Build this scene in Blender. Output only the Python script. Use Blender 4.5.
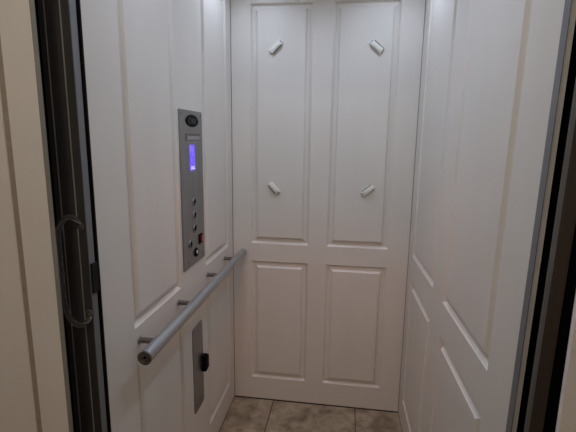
import bpy, bmesh, math
from mathutils import Vector, Matrix

for o in list(bpy.data.objects):
    bpy.data.objects.remove(o)
scene = bpy.context.scene
COL = scene.collection

# ------------------------------------------------------------------ camera
F_PX = 418.72
CAM = Vector((0.5954, -2.1260, 1.4713))
YAW, PITCH, ROLL = -0.13949, 0.18417, 0.01308
fwd = Vector((math.sin(YAW) * math.cos(PITCH), math.cos(YAW) * math.cos(PITCH), -math.sin(PITCH)))
r0 = Vector((math.cos(YAW), -math.sin(YAW), 0))
u0 = r0.cross(fwd)
rgt = r0 * math.cos(ROLL) + u0 * math.sin(ROLL)
upv = u0 * math.cos(ROLL) - r0 * math.sin(ROLL)
cd = bpy.data.cameras.new('camera')
cam = bpy.data.objects.new('camera', cd)
COL.objects.link(cam)
cd.sensor_width = 36.0
cd.lens = F_PX * 36.0 / 576.0
cd.clip_start = 0.02
m = Matrix((rgt, upv, -fwd)).transposed().to_4x4()
m.translation = CAM
cam.matrix_world = m
scene.camera = cam

# ------------------------------------------------------------------ world and exposure
world = bpy.data.worlds.new('world')
scene.world = world
world.use_nodes = True
world.node_tree.nodes['Background'].inputs[0].default_value = (0.05, 0.045, 0.04, 1)
world.node_tree.nodes['Background'].inputs[1].default_value = 0.05
vs = scene.view_settings
vs.view_transform = 'Standard'
vs.look = 'None'
vs.gamma = 1.0
vs.use_curve_mapping = False
vs.exposure = 0.0

CAB_LAMP_W = 1.0
CAB_LAMP_COL = (0.655, 0.775, 1.06)
AMBER_FILL_W = 4.0
AMBER_FILL_COL = (1.0, 0.27, 0.03)
HALL_FILL_W = 3.25
HALL_FILL_COL = (1.0, 0.95, 0.88)

# ------------------------------------------------------------------ materials
def mat(name, col, rough=0.5, metal=0.0, noise=None, bump=None, emit=None, spec=0.5, coat=0.0):
    """noise=(scale, second colour, detail, stretch xyz); bump=(scale, strength, stretch)"""
    M = bpy.data.materials.new(name)
    M.use_nodes = True
    nt = M.node_tree
    b = nt.nodes['Principled BSDF']
    b.inputs['Base Color'].default_value = (*col, 1)
    b.inputs['Roughness'].default_value = rough
    b.inputs['Metallic'].default_value = metal
    b.inputs['Specular IOR Level'].default_value = spec
    b.inputs['Coat Weight'].default_value = coat
    tc = nt.nodes.new('ShaderNodeTexCoord')
    def ntex(scale, detail, stretch):
        mp = nt.nodes.new('ShaderNodeMapping')
        mp.inputs['Scale'].default_value = stretch
        nt.links.new(tc.outputs['Object'], mp.inputs[0])
        n = nt.nodes.new('ShaderNodeTexNoise')
        n.inputs['Scale'].default_value = scale
        n.inputs['Detail'].default_value = detail
        nt.links.new(mp.outputs[0], n.inputs['Vector'])
        return n
    if noise:
        n = ntex(noise[0], noise[2], noise[3])
        r = nt.nodes.new('ShaderNodeValToRGB')
        r.color_ramp.elements[0].position = 0.35
        r.color_ramp.elements[1].position = 0.65
        r.color_ramp.elements[0].color = (*col, 1)
        r.color_ramp.elements[1].color = (*noise[1], 1)
        nt.links.new(n.outputs['Fac'], r.inputs[0])
        nt.links.new(r.outputs[0], b.inputs['Base Color'])
    if bump:
        n = ntex(bump[0], 3, bump[2])
        bp = nt.nodes.new('ShaderNodeBump')
        bp.inputs['Strength'].default_value = bump[1]
        bp.inputs['Distance'].default_value = 0.002
        nt.links.new(n.outputs['Fac'], bp.inputs['Height'])
        nt.links.new(bp.outputs[0], b.inputs['Normal'])
    if emit:
        b.inputs['Emission Color'].default_value = (*emit[0], 1)
        b.inputs['Emission Strength'].default_value = emit[1]
    return M

PAINT = mat('satin_white_paint', (0.715, 0.665, 0.580), 0.42, noise=(6, (0.74, 0.69, 0.605), 4, (1, 1, 0.25)),
            bump=(90, 0.10, (1, 1, 0.06)))
HALLPAINT = mat('white_board_paint', (0.82, 0.765, 0.70), 0.5, noise=(8, (0.85, 0.795, 0.73), 3, (1, 1, 0.3)),
                bump=(60, 0.12, (1, 1, 0.1)))
CEIL = mat('ceiling_paint', (0.78, 0.78, 0.77), 0.6, noise=(5, (0.8, 0.8, 0.79), 2, (1, 1, 1)))
STEEL = mat('brushed_steel', (0.29, 0.29, 0.295), 0.42, 1.0, noise=(40, (0.33, 0.33, 0.335), 3, (1, 1, 0.05)),
            bump=(160, 0.06, (1, 1, 0.03)))
RAILM = mat('anodised_rail', (0.40, 0.41, 0.41), 0.40, 0.85, noise=(60, (0.45, 0.46, 0.46), 3, (1, 0.08, 1)),
            bump=(220, 0.05, (1, 0.05, 1)))
DARKST = mat('worn_dark_metal', (0.16, 0.14, 0.12), 0.4, 0.9, noise=(60, (0.22, 0.19, 0.16), 3, (1, 1, 1)))
ALU = mat('aluminium_trim', (0.50, 0.50, 0.50), 0.5, 0.6, noise=(30, (0.55, 0.55, 0.55), 3, (1, 1, 0.05)))
BRONZE = mat('bronze_vinyl', (0.036, 0.031, 0.023), 0.42, 0.0, noise=(50, (0.046, 0.039, 0.030), 4, (1, 1, 0.04)),
             bump=(120, 0.12, (1, 1, 0.03)))
BRONZE2 = mat('bronze_channel', (0.055, 0.036, 0.022), 0.5, 0.0, noise=(40, (0.07, 0.048, 0.03), 4, (1, 1, 0.04)))
HINGE = mat('hinge_edge', (0.36, 0.33, 0.28), 0.4, 0.2, noise=(40, (0.40, 0.37, 0.31), 3, (1, 1, 0.1)))
BLACK = mat('black_latch_gap_shade', (0.008, 0.008, 0.008), 0.7, noise=(40, (0.012, 0.012, 0.012), 2, (1, 1, 1)), spec=0.2)
BLACKPL = mat('black_plastic', (0.005, 0.005, 0.005), 0.6, noise=(80, (0.007, 0.007, 0.007), 2, (1, 1, 1)), spec=0.06)
GROUT = mat('dark_joint', (0.045, 0.038, 0.03), 0.9, noise=(80, (0.06, 0.05, 0.04), 2, (1, 1, 1)))
JOINT = mat('grey_joint', (0.16, 0.15, 0.14), 0.8, noise=(80, (0.19, 0.18, 0.17), 2, (1, 1, 1)))
GROOVE_SHADE = mat('tan_groove_shade', (0.36, 0.29, 0.225), 0.7, noise=(60, (0.40, 0.325, 0.255), 2, (1, 1, 1)))
EDGEB = mat('beige_edge_band', (0.22, 0.19, 0.125), 0.6, noise=(30, (0.25, 0.215, 0.145), 2, (1, 1, 0.2)))
ALUD = mat('dull_aluminium', (0.19, 0.19, 0.19), 0.55, 0.35, noise=(30, (0.22, 0.22, 0.22), 3, (1, 1, 0.05)))
SHAFT = mat('dark_shaft', (0.012, 0.010, 0.009), 0.9, noise=(10, (0.016, 0.014, 0.012), 2, (1, 1, 1)), spec=0.1)
CLIPM = mat('ivory_plastic', (0.80, 0.78, 0.67), 0.4, noise=(60, (0.84, 0.82, 0.72), 2, (1, 1, 1)))
CLIPD = mat('clip_slot', (0.10, 0.095, 0.085), 0.7, noise=(60, (0.13, 0.12, 0.11), 2, (1, 1, 1)))
RED = mat('red_switch', (0.42, 0.015, 0.012), 0.3, noise=(80, (0.48, 0.02, 0.015), 2, (1, 1, 1)))
WHITEPL = mat('white_plastic', (0.75, 0.75, 0.75), 0.35, noise=(80, (0.8, 0.8, 0.8), 2, (1, 1, 1)))
GREYMARK = mat('grey_lettering', (0.06, 0.06, 0.06), 0.6, 0.0, noise=(200, (0.08, 0.08, 0.08), 2, (1, 1, 1)))
LENS = mat('frosted_lens', (0.27, 0.27, 0.265), 0.3, noise=(60, (0.31, 0.31, 0.30), 2, (1, 1, 1)))
LAMPLENS = mat('lamp_lens', (0.9, 0.9, 0.9), 0.4, emit=((0.95, 0.98, 1.0), 6.0))
HALLLENS = mat('fill_lamp_glass', (0.9, 0.85, 0.75), 0.4, emit=((1.0, 0.75, 0.45), 3.0))
HALLFLOOR = mat('hall_floor_wood', (0.30, 0.15, 0.065), 0.4, noise=(7, (0.40, 0.21, 0.095), 5, (1, 0.1, 1)))
HALLWALL = mat('hall_wall_paint', (0.55, 0.50, 0.43), 0.7, noise=(9, (0.58, 0.53, 0.46), 2, (1, 1, 1)))

# display: glowing blue violet screen with faint mottling
DISP = bpy.data.materials.new('violet_screen'); DISP.use_nodes = True
nt = DISP.node_tree; b = nt.nodes['Principled BSDF']
b.inputs['Base Color'].default_value = (0.02, 0.01, 0.08, 1); b.inputs['Roughness'].default_value = 0.25
tc = nt.nodes.new('ShaderNodeTexCoord'); n = nt.nodes.new('ShaderNodeTexNoise')
n.inputs['Scale'].default_value = 55; nt.links.new(tc.outputs['Object'], n.inputs['Vector'])
rp = nt.nodes.new('ShaderNodeValToRGB')
rp.color_ramp.elements[0].color = (0.10, 0.06, 0.85, 1); rp.color_ramp.elements[0].position = 0.35
rp.color_ramp.elements[1].color = (0.22, 0.15, 1.0, 1); rp.color_ramp.elements[1].position = 0.65
nt.links.new(n.outputs['Fac'], rp.inputs[0]); nt.links.new(rp.outputs[0], b.inputs['Emission Color'])
b.inputs['Emission Strength'].default_value = 0.95
DISPTXT = mat('screen_text', (0.6, 0.6, 0.9), 0.4, emit=((0.62, 0.55, 1.0), 0.9))

# clear acrylic
ACR = bpy.data.materials.new('clear_acrylic'); ACR.use_nodes = True
b = ACR.node_tree.nodes['Principled BSDF']
b.inputs['Base Color'].default_value = (0.96, 0.93, 0.90, 1)
b.inputs['Roughness'].default_value = 0.03; b.inputs['IOR'].default_value = 1.49
b.inputs['Transmission Weight'].default_value = 1.0

# floor tile: mottled beige stone, dark joints
TILE = bpy.data.materials.new('stone_tile'); TILE.use_nodes = True
nt = TILE.node_tree; L = nt.links; b = nt.nodes['Principled BSDF']
tc = nt.nodes.new('ShaderNodeTexCoord')
def nz(scale, det, c0, c1, p0, p1):
    n = nt.nodes.new('ShaderNodeTexNoise'); n.inputs['Scale'].default_value = scale
    n.inputs['Detail'].default_value = det; n.inputs['Distortion'].default_value = 0.6
    L.new(tc.outputs['Object'], n.inputs['Vector'])
    r = nt.nodes.new('ShaderNodeValToRGB')
    r.color_ramp.elements[0].position = p0; r.color_ramp.elements[1].position = p1
    r.color_ramp.elements[0].color = (*c0, 1); r.color_ramp.elements[1].color = (*c1, 1)
    L.new(n.outputs['Fac'], r.inputs[0]); return r
r1 = nz(9, 6, (0.21, 0.15, 0.09), (0.40, 0.32, 0.215), 0.36, 0.62)
r2 = nz(26, 8, (0.55, 0.52, 0.47), (1, 1, 1), 0.34, 0.5)
mx = nt.nodes.new('ShaderNodeMix'); mx.data_type = 'RGBA'; mx.blend_type = 'MULTIPLY'
mx.inputs[0].default_value = 0.65
L.new(r1.outputs[0], mx.inputs[6]); L.new(r2.outputs[0], mx.inputs[7])
L.new(mx.outputs[2], b.inputs['Base Color'])
b.inputs['Roughness'].default_value = 0.55

# ------------------------------------------------------------------ mesh helpers
def link(name, bm, material, parent=None, smooth=False):
    bmesh.ops.recalc_face_normals(bm, faces=bm.faces[:])
    me = bpy.data.meshes.new(name)
    bm.to_mesh(me); bm.free()
    me.materials.append(material)
    if smooth:
        for p in me.polygons:
            p.use_smooth = True
        me.set_sharp_from_angle(angle=math.radians(38))
    o = bpy.data.objects.new(name, me)
    COL.objects.link(o)
    if parent:
        o.parent = parent
    return o

def thing(name, label, cat, loc=(0, 0, 0), group=None):
    o = bpy.data.objects.new(name, None)
    COL.objects.link(o)
    o.empty_display_size = 0.05
    o.location = loc
    o['label'] = label; o['category'] = cat
    if group:
        o['group'] = group
    return o

def struct(name, bm, material, parent=None, label=None):
    o = link(name, bm, material, parent)
    if not parent:
        o['kind'] = 'structure'
    if label:
        o['label'] = label
    return o

def box(bm, x0, x1, y0, y1, z0, z1, bev=0.0, seg=2):
    r = bmesh.ops.create_cube(bm, size=1.0)
    vv = r['verts']
    for v in vv:
        v.co = Vector(((x0 + x1) / 2 + v.co.x * (x1 - x0), (y0 + y1) / 2 + v.co.y * (y1 - y0),
                       (z0 + z1) / 2 + v.co.z * (z1 - z0)))
    if bev:
        ee = list({e for v in vv for e in v.link_edges})
        bmesh.ops.bevel(bm, geom=ee, offset=bev, segments=seg, affect='EDGES', profile=0.5)
    return bm

def B(*a, **k):
    return box(bmesh.new(), *a, **k)

def lathe(bm, prof, origin, axis='x', n=28):
    """prof: list of (distance along axis, radius)"""
    o = Vector(origin)
    ax = {'x': (Vector((1, 0, 0)), Vector((0, 1, 0)), Vector((0, 0, 1))),
          'y': (Vector((0, 1, 0)), Vector((0, 0, 1)), Vector((1, 0, 0))),
          'z': (Vector((0, 0, 1)), Vector((1, 0, 0)), Vector((0, 1, 0)))}[axis]
    rings = []
    for d, r in prof:
        if r < 1e-6:
            rings.append([bm.verts.new(o + ax[0] * d)])
        else:
            rings.append([bm.verts.new(o + ax[0] * d + ax[1] * (r * math.cos(2 * math.pi * i / n)) +
                                       ax[2] * (r * math.sin(2 * math.pi * i / n))) for i in range(n)])
    for a, c in zip(rings, rings[1:]):
        for i in range(n):
            j = (i + 1) % n
            if len(a) == 1 and len(c) == 1:
                continue
            if len(a) == 1:
                bm.faces.new((a[0], c[i], c[j]))
            elif len(c) == 1:
                bm.faces.new((a[i], a[j], c[0]))
            else:
                bm.faces.new((a[i], a[j], c[j], c[i]))
    return bm

def sweep(bm, pts, rad, n=12):
    pts = [Vector(p) for p in pts]
    rings = []
    ref = Vector((0.3, 1, 0.2)).normalized()
    for i, p in enumerate(pts):
        t = (pts[min(i + 1, len(pts) - 1)] - pts[max(i - 1, 0)]).normalized()
        a = (ref - t * ref.dot(t)).normalized(); c = t.cross(a)
        ref = a
        rings.append([bm.verts.new(p + a * rad * math.cos(2 * math.pi * k / n) + c * rad * math.sin(2 * math.pi * k / n))
                      for k in range(n)])
    for a, c in zip(rings, rings[1:]):
        for k in range(n):
            j = (k + 1) % n
            bm.faces.new((a[k], a[j], c[j], c[k]))
    bm.faces.new(rings[0]); bm.faces.new(rings[-1][::-1])
    return bm

def smooth_path(ctrl, per=8):
    P = [Vector(c) for c in ctrl]
    out = []
    for i in range(len(P) - 1):
        p0 = P[max(i - 1, 0)]; p1 = P[i]; p2 = P[i + 1]; p3 = P[min(i + 2, len(P) - 1)]
        for k in range(per):
            t = k / per
            out.append(0.5 * ((2 * p1) + (p2 - p0) * t + (2 * p0 - 5 * p1 + 4 * p2 - p3) * t * t +
                              (3 * p1 - p0 - 3 * p2 + p3) * t ** 3))
    out.append(P[-1])
    return out

def rounded_plate(bm, y0, y1, z0, z1, x0, x1, r=0.008, n=5, edge=0.001):
    """plate lying on a wall at x0, thickness towards +x, softened front edge"""
    def ring(x, ins):
        rr = max(r - ins, 0.0005); out = []
        for cy, cz, a0 in ((y1 - r, z1 - r, 0), (y0 + r, z1 - r, 90), (y0 + r, z0 + r, 180), (y1 - r, z0 + r, 270)):
            for k in range(n + 1):
                a = math.radians(a0 + 90 * k / n)
                out.append(bm.verts.new((x, cy + rr * math.cos(a), cz + rr * math.sin(a))))
        return out
    R = [ring(x0, 0), ring(x1 - edge, 0), ring(x1, edge)]
    for a, c in zip(R, R[1:]):
        k = len(a)
        for i in range(k):
            bm.faces.new((a[i], a[(i + 1) % k], c[(i + 1) % k], c[i]))
    bm.faces.new(R[-1]); bm.faces.new(R[0][::-1])
    return bm

# ------------------------------------------------------------------ panelled walls
# A wall is described in (s, z) on its face; place(s, z, d) maps to world, d = distance out into the cab.
PROFILE = [(0.0, 0.0), (0.008, -0.0125), (0.012, -0.0135), (0.026, -0.0105), (0.028, -0.0095), (0.035, 0.0005), (0.038, 0.001)]

def panel_mesh(place, s0, s1, z0, z1):
    bm = bmesh.new(); rings = []
    for off, d in PROFILE:
        rings.append([bm.verts.new(place(s, z, d)) for s, z in
                      ((s0 + off, z0 + off), (s1 - off, z0 + off), (s1 - off, z1 - off), (s0 + off, z1 - off))])
    for a, c in zip(rings, rings[1:]):
        for i in range(4):
            bm.faces.new((a[i], a[(i + 1) % 4], c[(i + 1) % 4], c[i]))
    bm.faces.new(rings[-1])
    return bm

def panel_wall(name, label, place, S, Z, panels, thick=0.022):
    """panels: list of (s0, s1, z0, z1); the frame gets an opening for each."""
    bm = bmesh.new()
    ss = sorted({S[0], S[1], *[p[0] for p in panels], *[p[1] for p in panels]})
    zz = sorted({Z[0], Z[1], *[p[2] for p in panels], *[p[3] for p in panels]})
    V = {}
    def v(s, z, d):
        k = (round(s, 5), round(z, 5), d)
        if k not in V:
            V[k] = bm.verts.new(place(s, z, d))
        return V[k]
    for a, c in zip(ss, ss[1:]):
        for e, f in zip(zz, zz[1:]):
            cs, cz = (a + c) / 2, (e + f) / 2
            if any(p[0] < cs < p[1] and p[2] < cz < p[3] for p in panels):
                continue
            bm.faces.new((v(a, e, 0), v(c, e, 0), v(c, f, 0), v(a, f, 0)))
    bk = [bm.verts.new(place(s, z, -thick)) for s, z in ((S[0], Z[0]), (S[1], Z[0]), (S[1], Z[1]), (S[0], Z[1]))]
    bm.faces.new(bk)
    fr = [[v(s, Z[0], 0) for s in ss], [v(S[1], z, 0) for z in zz], [v(s, Z[1], 0) for s in ss[::-1]], [v(S[0], z, 0) for z in zz[::-1]]]
    for i, chain in enumerate(fr):
        bm.faces.new(chain + [bk[(i + 1) % 4], bk[i]])
    w = struct(name, bm, PAINT, None, label)
    for p in panels:
        pm = link('raised_panel', panel_mesh(place, *p), PAINT, w)
    return w

W = 0.92
SK = 0.028
CEIL_Z = 2.30
Z0 = 0.006
UT, UB, LT, LB = 2.107, 0.918, 0.820, 0.136

def place_back(s, z, d): return Vector((s, -d, z))
def place_left(s, z, d): return Vector((d, s, z))
nrm = Vector((-1, -SK, 0)).normalized()
def place_right(s, z, d): return Vector((W - s * (SK + 0.011 * (z - 0.8)), s, z)) + nrm * d

cab_back = panel_wall('wall_back', 'white cab back wall with four raised panels', place_back, (-0.02, W + 0.02), (Z0, CEIL_Z),
                      [(0.100, 0.406, UB, UT), (0.502, 0.814, UB, UT), (0.100, 0.406, LB, LT), (0.502, 0.814, LB, LT)])
cab_left = panel_wall('wall_left', 'white cab side wall carrying the control panel and handrail', place_left, (-1.21, -0.003), (Z0, CEIL_Z),
                      [(-1.062, -0.715, UB, UT), (-0.433, -0.090, UB, UT), (-1.062, -0.715, LB, LT), (-0.433, -0.090, LB, LT)])
RUB, RLT, RLB = 0.915, 0.794, 0.140
cab_right = panel_wall('wall_right', 'white cab side wall with raised panels and no fittings', place_right, (-1.260, -0.003), (Z0, CEIL_Z),
                       [(-1.126, -0.683, RUB, UT), (-0.536, -0.106, RUB, UT), (-1.126, -0.683, RLT * 0 + RLB, RLT), (-0.536, -0.106, RLB, RLT)])
# black strip in place of the gap's shade at the left wall end, metal edge trim on the right wall
link('gap_shade', B(-0.021, -0.0005, -1.2135, -1.2101, Z0, 2.2), BLACK, cab_left)
bm = bmesh.new()
box(bm, 0.9548, 0.9562, -1.2850, -1.2605, Z0, 2.2)
for v in bm.verts:      # follows the slight lean of the wall
    v.co.x += 1.26 * 0.011 * (v.co.z - 0.8)
link('edge_trim', bm, ALUD, cab_right)
# dark joints where the walls meet each other and the floor
struct('trim_1', B(0.0, 0.0022, -0.0024, -0.0002, Z0, CEIL_Z), JOINT)
struct('trim_2', B(W - 0.0022, W, -0.0024, -0.0002, Z0, CEIL_Z), JOINT)
bm = bmesh.new()
box(bm, 0.0, W, -0.0005, 0.012, 0.0, Z0)
box(bm, -0.012, 0.0005, -1.21, 0.0, 0.0, Z0)
bb = bmesh.new()
struct('trim_3', bm, GROUT)
for (s, d) in ((0.0, 0.0005), (-1.260, 0.0005), (-1.260, -0.012), (0.0, -0.012)):
    bb.verts.new(place_right(s, 0.0, d)); 
vv = list(bb.verts)
f = bb.faces.new(vv)
r = bmesh.ops.extrude_face_region(bb, geom=[f])
bmesh.ops.translate(bb, vec=(0, 0, Z0), verts=[g for g in r['geom'] if isinstance(g, bmesh.types.BMVert)])
struct('trim_4', bb, GROUT)

# floor: stone tiles with real joints
P = 0.458
fl = bmesh.new()
box(fl, -0.03, 1.0, -1.30, 0.02, -0.03, -0.003)
floor = struct('floor', fl, GROUT, None, 'beige stone tile floor of the lift cab')
tb = bmesh.new()
G = 0.0022
xs = [0.228 - P, 0.228, 0.228 + P, 0.228 + 2 * P]
ys = [0.0, -P, -2 * P, -3 * P]
for a, c in zip(xs, xs[1:]):
    for e, f in zip(ys, ys[1:]):
        x0, x1 = max(a, -0.02) + G, min(c, 0.98) - G
        y0, y1 = max(f, -1.29) + G, e - G
        box(tb, x0, x1, y0, y1, -0.0028, 0.0, 0.0012, 1)
link('floor_tiles', tb, TILE, floor)

# ceiling of the cab
struct('ceiling', B(-0.03, 1.0, -1.30, 0.03, CEIL_Z, CEIL_Z + 0.03), CEIL, None, 'plain white ceiling of the lift cab')

# ------------------------------------------------------------------ landing (hall side)
HY = -1.37                      # hall face of the boards around the lift opening
HX0, HX1, HYB, HZ = -1.15, 2.05, -3.6, 2.45
# left board: casing, groove, wide board
bm = bmesh.new()
T = 0.012
box(bm, -0.066, 0.0005, HY, HY + T, 0, HZ, 0.0012, 2)
box(bm, HX0, -0.080, HY, HY + T, 0, HZ, 0.0012, 2)
lw = struct('wall_front', bm, HALLPAINT, None, 'white grooved landing board left of the lift opening')
link('groove_shade', B(-0.0815, -0.0655, HY + 0.003, HY + T, 0, HZ), GROOVE_SHADE, lw)  # tan colour stands in for the shade inside the groove
link('edge_band', B(0.0006, 0.0014, HY + 0.0008, HY + T + 0.002, 0, HZ), EDGEB, lw)
bm = bmesh.new()
box(bm, 1.002, 1.068, HY, HY + T, 0, HZ, 0.0012, 2)
box(bm, 1.068, 1.082, HY + 0.006, HY + T, 0, HZ)
box(bm, 1.082, HX1, HY, HY + T, 0, HZ, 0.0012, 2)
struct('wall_front.001', bm, HALLPAINT, None, 'white landing board right of the lift opening')
struct('wall_front.002', B(0.0005, 1.002, HY, HY + T, 2.05, HZ), HALLPAINT, None, 'white landing board above the lift opening')
# hoistway: dark surfaces between landing and cab
struct('wall_shaft_left', B(-0.16, -0.13, HY + T, 0.06, -0.03, HZ), SHAFT)
struct('wall_shaft_right', B(1.09, 1.12, HY + T, 0.06, -0.03, HZ), SHAFT)
struct('wall_shaft_back', B(-0.13, 1.09, 0.03, 0.06, -0.03, HZ), SHAFT)
struct('ceiling_shaft', B(-0.13, 1.09, HY + T, 0.03, HZ - 0.02, HZ), SHAFT)
bm = bmesh.new()
box(bm, -0.13, 1.09, HY + T, -1.30, -0.03, -0.004)
struct('trim_5', bm, DARKST, None, 'metal door sill between hall and cab')
# hall
struct('floor_hall', B(HX0, HX1, HYB, HY + T, -0.03, 0.0), HALLFLOOR)
struct('ceiling_hall', B(HX0, HX1, HYB, HY + T, HZ, HZ + 0.03), CEIL)
struct('wall_hall_left', B(HX0 - 0.03, HX0, HYB, HY + T, 0, HZ), HALLWALL)
struct('wall_hall_right', B(HX1, HX1 + 0.03, HYB, HY + T, 0, HZ), HALLWALL)
struct('wall_hall_back', B(HX0, HX1, HYB - 0.03, HYB, 0, HZ), HALLWALL)

# ------------------------------------------------------------------ folding gate, stacked on the left of the opening
GY = -1.25
gate = thing('folding_gate', 'dark bronze folding lift gate pushed back against the left side of the opening', 'gate', (-0.04, GY, 0.0))
def gchild(name, bm, material, parent=None, smooth=False):
    par = parent or gate
    bmesh.ops.translate(bm, vec=Vector((0.04, -GY, 0)), verts=bm.verts[:])
    return link(name, bm, material, par, smooth)
GZ0, GZ1 = 0.004, 2.04
for x0, x1, y in ((-0.076, -0.0600, GY + 0.002), (-0.0585, -0.0230, GY), (-0.0215, -0.0012, GY)):
    bm = B(x0, x1, y, GY + 0.020, GZ0, GZ1, 0.0015, 2)
    gchild('gate_panel', bm, BRONZE)
for x in (-0.0593, -0.0223):
    gchild('hinge_strip', B(x - 0.0011, x + 0.0011, GY - 0.0008, GY + 0.012, GZ0, GZ1), HINGE)
bm = bmesh.new()
box(bm, -0.0014, 0.0004, GY + 0.0005, GY + 0.022, GZ0, GZ1, 0.0004, 1)
tr = gchild('post_trim', bm, ALUD); tr['label'] = 'grey aluminium edge of the gate post'
bm = bmesh.new()
box(bm, 0.0003, 0.0060, GY + 0.002, GY + 0.024, 1.098, 1.172, 0.001, 2)
k = gchild('latch', bm, BLACK); k['label'] = 'black latch on the gate post edge'
# clear handle
ctrl = [(-0.014, GY - 0.001, 1.262), (-0.012, GY - 0.020, 1.284), (-0.022, GY - 0.036, 1.290), (-0.037, GY - 0.044, 1.268),
        (-0.040, GY - 0.046, 1.235), (-0.039, GY - 0.046, 1.16), (-0.038, GY - 0.046, 1.085),
        (-0.030, GY - 0.042, 1.052), (-0.014, GY - 0.030, 1.030), (-0.006, GY - 0.014, 1.036), (-0.005, GY - 0.001, 1.052)]
hd = gchild('handle', sweep(bmesh.new(), smooth_path(ctrl, 6), 0.0062, 14), ACR, None, True)
hd['label'] = 'clear acrylic pull handle'
for cx, cz in ((-0.0135, 1.262), (-0.0095, 1.050)):
    bm = lathe(bmesh.new(), [(0, 0), (0, 0.0085), (-0.003, 0.0085), (-0.004, 0.007), (-0.004, 0)], (cx, GY, cz), 'y', 20)
    bmesh.ops.translate(bm, vec=(0, 0, 0), verts=bm.verts[:])
    gchild('mount', bm, DARKST, hd, True)

# strike post on the right of the opening
sp = thing('strike_post', 'dark brown gate strike post at the right side of the lift opening', 'post', (0.99, -1.30, 0))
def schild(name, bm, material):
    for v in bm.verts:      # leans with the wall beside it
        v.co.x += 0.014 * (v.co.z - 0.8)
    bmesh.ops.translate(bm, vec=Vector((-0.99, 1.30, 0)), verts=bm.verts[:])
    return link(name, bm, material, sp)
schild('channel', B(0.9815, 1.008, -1.302, -1.296, GZ0, GZ1, 0.0008, 1), BRONZE2)
schild('strike_edge', B(0.9720, 0.9813, -1.3030, -1.3005, GZ0, GZ1, 0.0006, 1), ALUD)['label'] = 'grey aluminium strike edge'

# ------------------------------------------------------------------ control panel on the left wall
PT = 0.005
cp = thing('control_panel', 'tall brushed steel control panel with glowing violet screen on the left cab wall', 'control panel', (0, -0.575, 0.97))
OFF = Vector((0, 0.575, -0.97))
def cchild(name, bm, material, parent=None, smooth=False):
    bmesh.ops.translate(bm, vec=OFF, verts=bm.verts[:])
    return link(name, bm, material, parent or cp, smooth)
plate = cchild('face_plate', rounded_plate(bmesh.new(), -0.690, -0.461, 0.972, 1.568, 0.0003, PT, 0.004, 4, 0.0008), STEEL)
# oval badge
bm = bmesh.new()
n = 32
def oval(x, a, c): return [bm.verts.new((x, -0.571 + a * math.cos(2 * math.pi * i / n), 1.530 + c * math.sin(2 * math.pi * i / n))) for i in range(n)]
R = [oval(PT, 0.062, 0.0225), oval(PT + 0.0025, 0.062, 0.0225), oval(PT + 0.0035, 0.060, 0.0205)]
for a, c in zip(R, R[1:]):
    for i in range(n):
        bm.faces.new((a[i], a[(i + 1) % n], c[(i + 1) % n], c[i]))
bm.faces.new(R[-1])
badge = cchild('badge', bm, BLACKPL); badge['label'] = 'black oval badge with worn grey lettering'
# worn grey lettering on the badge: strokes only, as faint as in the photo
bm = bmesh.new()
def stroke(pts, w=0.0045):
    for (a, c), (d, e) in zip(pts, pts[1:]):
        t = Vector((0, d - a, e - c)); nn = Vector((0, -t.z, t.y)).normalized() * w / 2
        A = Vector((PT + 0.004, -0.571 + a, 1.530 + c)); D = Vector((PT + 0.004, -0.571 + d, 1.530 + e))
        bm.faces.new([bm.verts.new(q) for q in (A + nn, A - nn, D - nn, D + nn)])
stroke([(-0.026, 0.010), (-0.036, 0.008), (-0.040, 0.0), (-0.036, -0.008), (-0.026, -0.010)])
stroke([(-0.016, 0.010), (-0.008, -0.010), (0.0, 0.010)])
stroke([(0.008, 0.010), (0.008, -0.010)])
stroke([(0.018, -0.001), (0.032, -0.001), (0.032, 0.006), (0.020, 0.006), (0.018, -0.006), (0.032, -0.009)], 0.0035)
cchild('lettering', bm, GREYMARK, badge)
# emergency light slot
fr = cchild('light_slot', B(PT - 0.001, PT + 0.0012, -0.643, -0.486, 1.457, 1.483, 0.001, 1), DARKST)
cchild('lens', B(PT, PT + 0.0035, -0.630, -0.499, 1.459, 1.474, 0.001, 1), LENS, fr)
# display
dp = cchild('display', B(PT - 0.001, PT + 0.0015, -0.605, -0.552, 1.343, 1.441, 0.0006, 1), DISP)
dp['label'] = 'violet glowing screen'
bm = bmesh.new()
for j, (zz_, ln) in enumerate(((1.3495, 0.042), (1.3560, 0.030))):
    box(bm, PT + 0.0014, PT + 0.0019, -0.596, -0.596 + ln, zz_, zz_ + 0.004)
cchild('screen_text', bm, DISPTXT, dp)
# push buttons
def button(y, z, r=0.0165):
    rg = cchild('button', lathe(bmesh.new(), [(PT - 0.001, r), (PT + 0.003, r), (PT + 0.004, r - 0.001), (PT + 0.004, r - 0.0036), (PT + 0.0015, r - 0.0042)], (0, y, z), 'x', 28), STEEL, None, True)
    cchild('button_cap', lathe(bmesh.new(), [(PT, r - 0.0042), (PT + 0.003, r - 0.0043), (PT + 0.0038, r - 0.006), (PT + 0.0034, 0.0)], (0, y, z), 'x', 28), BLACKPL, rg, True)
for y, z in ((-0.571, 1.221), (-0.571, 1.168), (-0.571, 1.116), (-0.622, 1.062)):
    button(y, z)
sw = cchild('alarm_switch', B(PT - 0.001, PT + 0.004, -0.532, -0.494, 1.040, 1.080, 0.001, 1), BLACKPL)
cchild('rocker', B(PT + 0.002, PT + 0.0075, -0.515, -0.499, 1.047, 1.072, 0.0015, 2), RED, sw)['label'] = 'red rocker'
ks = cchild('key_switch', lathe(bmesh.new(), [(PT - 0.001, 0.0185), (PT + 0.004, 0.0185), (PT + 0.005, 0.017), (PT + 0.005, 0)], (0, -0.567, 1.016), 'x', 28), BLACKPL, None, True)
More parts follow.
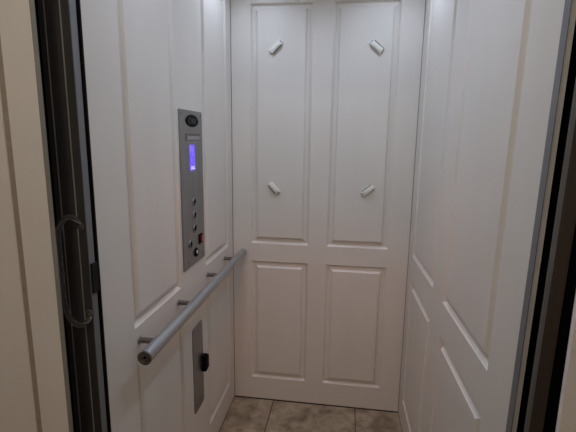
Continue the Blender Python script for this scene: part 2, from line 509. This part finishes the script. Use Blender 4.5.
cchild('key_centre', lathe(bmesh.new(), [(PT + 0.004, 0.007), (PT + 0.0065, 0.007), (PT + 0.0065, 0)], (0, -0.567, 1.018), 'x', 20), WHITEPL, ks, True)['label'] = 'white centre'
for y, z in ((-0.648, 0.994), (-0.490, 0.994), (-0.675, 1.553), (-0.476, 1.553)):
    cchild('screw', lathe(bmesh.new(), [(PT - 0.0005, 0.0042), (PT + 0.0008, 0.0042), (PT + 0.0014, 0.003), (PT + 0.0014, 0)], (0, y, z), 'x', 14), DARKST, plate, True)

# ------------------------------------------------------------------ access plate below the handrail
ap = thing('access_plate', 'narrow grey steel plate with black latch below the handrail', 'access plate', (0, -0.567, 0.325))
OFF2 = Vector((0, 0.567, -0.325))
def achild(name, bm, material, parent=None, smooth=False):
    bmesh.ops.translate(bm, vec=OFF2, verts=bm.verts[:])
    return link(name, bm, material, parent or ap, smooth)
achild('plate', rounded_plate(bmesh.new(), -0.624, -0.512, 0.325, 0.705, 0.0003, 0.004, 0.012, 6, 0.0008), STEEL)
bm = bmesh.new()
box(bm, 0.004, 0.024, -0.536, -0.505, 0.473, 0.545, 0.003, 2)
box(bm, 0.018, 0.026, -0.530, -0.500, 0.480, 0.538, 0.002, 2)
achild('latch', bm, BLACKPL)['label'] = 'black plastic latch'

# ------------------------------------------------------------------ handrail
RX, RZ, RR = 0.066, 0.875, 0.0195
hr = thing('handrail', 'round grey metal handrail along the left cab wall', 'handrail', (0, -0.6, RZ))
def hchild(name, bm, material, parent=None, smooth=True):
    bmesh.ops.translate(bm, vec=Vector((0, 0.6, -RZ)), verts=bm.verts[:])
    return link(name, bm, material, parent or hr, smooth)
Y0, Y1 = -1.140, -0.034
hchild('rail', lathe(bmesh.new(), [(Y0 + 0.004, 0), (Y0 + 0.004, RR), (Y1 - 0.004, RR), (Y1 - 0.001, RR - 0.003), (Y1, RR - 0.006), (Y1, 0)], (RX, 0, RZ), 'y', 40), RAILM)
ec = hchild('end_cap', lathe(bmesh.new(), [(Y0 + 0.006, RR + 0.0008), (Y0 + 0.001, RR + 0.0008), (Y0, RR - 0.001), (Y0, RR - 0.006), (Y0 + 0.002, RR - 0.0075),
                                           (Y0 + 0.002, 0.0065), (Y0 + 0.005, 0.006), (Y0 + 0.005, 0)], (RX, 0, RZ), 'y', 40), DARKST)
ec['label'] = 'dark end cap with hole'
hchild('cap_screw', lathe(bmesh.new(), [(Y0 + 0.0052, 0.0045), (Y0 + 0.003, 0.0045), (Y0 + 0.0028, 0.003), (Y0 + 0.0028, 0)], (RX, 0, RZ), 'y', 20), BLACKPL, ec)
for y in (-1.041, -0.749, -0.427, -0.169):
    bk = hchild('bracket', lathe(bmesh.new(), [(0.001, 0.0), (0.001, 0.0085), (RX - 0.012, 0.0085), (RX - 0.010, 0.0)], (0, y, RZ), 'x', 20), DARKST)
    hchild('wall_flange', lathe(bmesh.new(), [(0.0003, 0.0), (0.0003, 0.0115), (0.003, 0.0115), (0.004, 0.010), (0.004, 0)], (0, y, RZ), 'x', 24), RAILM, bk)

# ------------------------------------------------------------------ plastic clips on the back wall
def clip_mesh():
    h, w = 0.037, 0.0138
    body = bmesh.new()
    box(body, -h, h - 0.012, -0.013, -0.0012, -w + 0.004, w, 0.002, 2)
    box(body, -h, h, -0.0045, -0.0005, -w, w, 0.0012, 1)
    box(body, -h + 0.006, h - 0.020, -0.0155, -0.012, -w + 0.009, w - 0.005, 0.0015, 1)
    slot = bmesh.new()
    box(slot, -h + 0.002, h - 0.013, -0.0105, -0.0046, -w + 0.0005, -w + 0.0042)
    hole = lathe(bmesh.new(), [(-0.0046, 0.0030), (-0.0056, 0.0030), (-0.0060, 0.002), (-0.0060, 0)], (h - 0.006, 0, 0.005), 'y', 14)
    hole2 = lathe(bmesh.new(), [(-0.0046, 0.0030), (-0.0056, 0.0030), (-0.0060, 0.002), (-0.0060, 0)], (h - 0.006, 0, -0.005), 'y', 14)
    return body, slot, hole, hole2
def make_clip(label, x, z, ang):
    t = thing('plastic_clip', label, 'clip', (x, -0.0018, z), 'clips on the back wall panels')
    a, s, h1, h2 = clip_mesh()
    link('body', a, CLIPM, t); link('slot', s, CLIPD, t)
    link('screw', h1, CLIPD, t, True); link('screw', h2, CLIPD, t, True)
    t.rotation_euler = (0, -ang, 0)
    return t
clip = make_clip('ivory plastic clip at the top of the left back panel, tilted up to the right', 0.2305, 1.907, math.radians(44))
def copy_clip(label, x, z, deg):
    c = clip.copy(); COL.objects.link(c)
    c['label'] = label
    c.location = (x, -0.0018, z); c.rotation_euler = (0, -math.radians(deg), 0)
    for ch in list(clip.children):
        k = ch.copy(); COL.objects.link(k); k.parent = c
copies = [('ivory plastic clip at the top of the right back panel, tilted down to the right', 0.708, 1.903, 180 - 41),
          ('ivory plastic clip low on the left back panel, tilted down to the right', 0.2245, 1.2135, -48),
          ('ivory plastic clip low on the right back panel, tilted up to the right', 0.6955, 1.2175, 180 + 39)]
for a in copies:
    copy_clip(*a)

# ------------------------------------------------------------------ lamps
def downlight(x, y, power, label):
    t = thing('recessed_downlight', label, 'ceiling light', (x, y, CEIL_Z), 'downlights in the cab ceiling')
    link('trim_ring', lathe(bmesh.new(), [(0, 0.034), (-0.006, 0.036), (-0.006, 0.048), (0, 0.052)], (0, 0, 0), 'z', 36), ALU, t, True)
    link('lens', lathe(bmesh.new(), [(-0.002, 0.0345), (-0.003, 0.03), (-0.003, 0)], (0, 0, 0), 'z', 36), LAMPLENS, t, True)
    ld = bpy.data.lights.new('downlight_lamp', 'SPOT')
    ld.energy = power; ld.color = CAB_LAMP_COL
    ld.shadow_soft_size = 0.03
    ld.spot_size = math.radians(150); ld.spot_blend = 0.8
    lo = bpy.data.objects.new('lamp', ld); COL.objects.link(lo)
    lo.parent = t; lo.location = (0, 0, -0.012)
for dx, dy, dn in ((0.15, -0.33, 'back left corner'), (0.78, -0.33, 'back right corner'),
                   (0.17, -1.00, 'front left of the cab'), (0.76, -1.00, 'front right of the cab')):
    downlight(dx, dy, CAB_LAMP_W * (9.6 if dy > -0.5 else 9.0), 'round recessed downlight over the ' + dn)

def added_hall_lamp(label, x, y, power, colour, lens, aim=None):
    hl = thing('hall_fill_lamp', label, 'ceiling light', (x, y, HZ))
    link('base', lathe(bmesh.new(), [(0, 0.07), (-0.02, 0.07), (-0.02, 0.06)], (0, 0, 0), 'z', 32), ALU, hl, True)
    link('glass_shade', lathe(bmesh.new(), [(-0.02, 0.065), (-0.035, 0.06), (-0.045, 0.04), (-0.05, 0.0)], (0, 0, 0), 'z', 32), lens, hl, True)
    ld = bpy.data.lights.new('added_hall_lamp', 'SPOT' if aim else 'POINT')
    ld.energy = power; ld.color = colour; ld.shadow_soft_size = 0.06
    lo = bpy.data.objects.new('lamp', ld); COL.objects.link(lo); lo.parent = hl; lo.location = (0, 0, -0.115)
    if aim:
        ld.spot_size = math.radians(48); ld.spot_blend = 0.9
        d = Vector(aim) - Vector((x, y, HZ - 0.115))
        lo.rotation_euler = d.to_track_quat('-Z', 'Y').to_euler()
added_hall_lamp('small amber ceiling spotlight, unseen and added, aimed into the lift opening', 0.50, -1.75, AMBER_FILL_W * 4, AMBER_FILL_COL, HALLLENS, (0.45, 0.0, 0.2))  # unseen spot added for warm hall light on the low cab walls
added_hall_lamp('small white glass ceiling lamp, unseen, added as neutral fill further back in the hall', 0.40, -2.50, HALL_FILL_W * 4, HALL_FILL_COL, LAMPLENS)  # unseen neutral fill added to brighten the landing boards
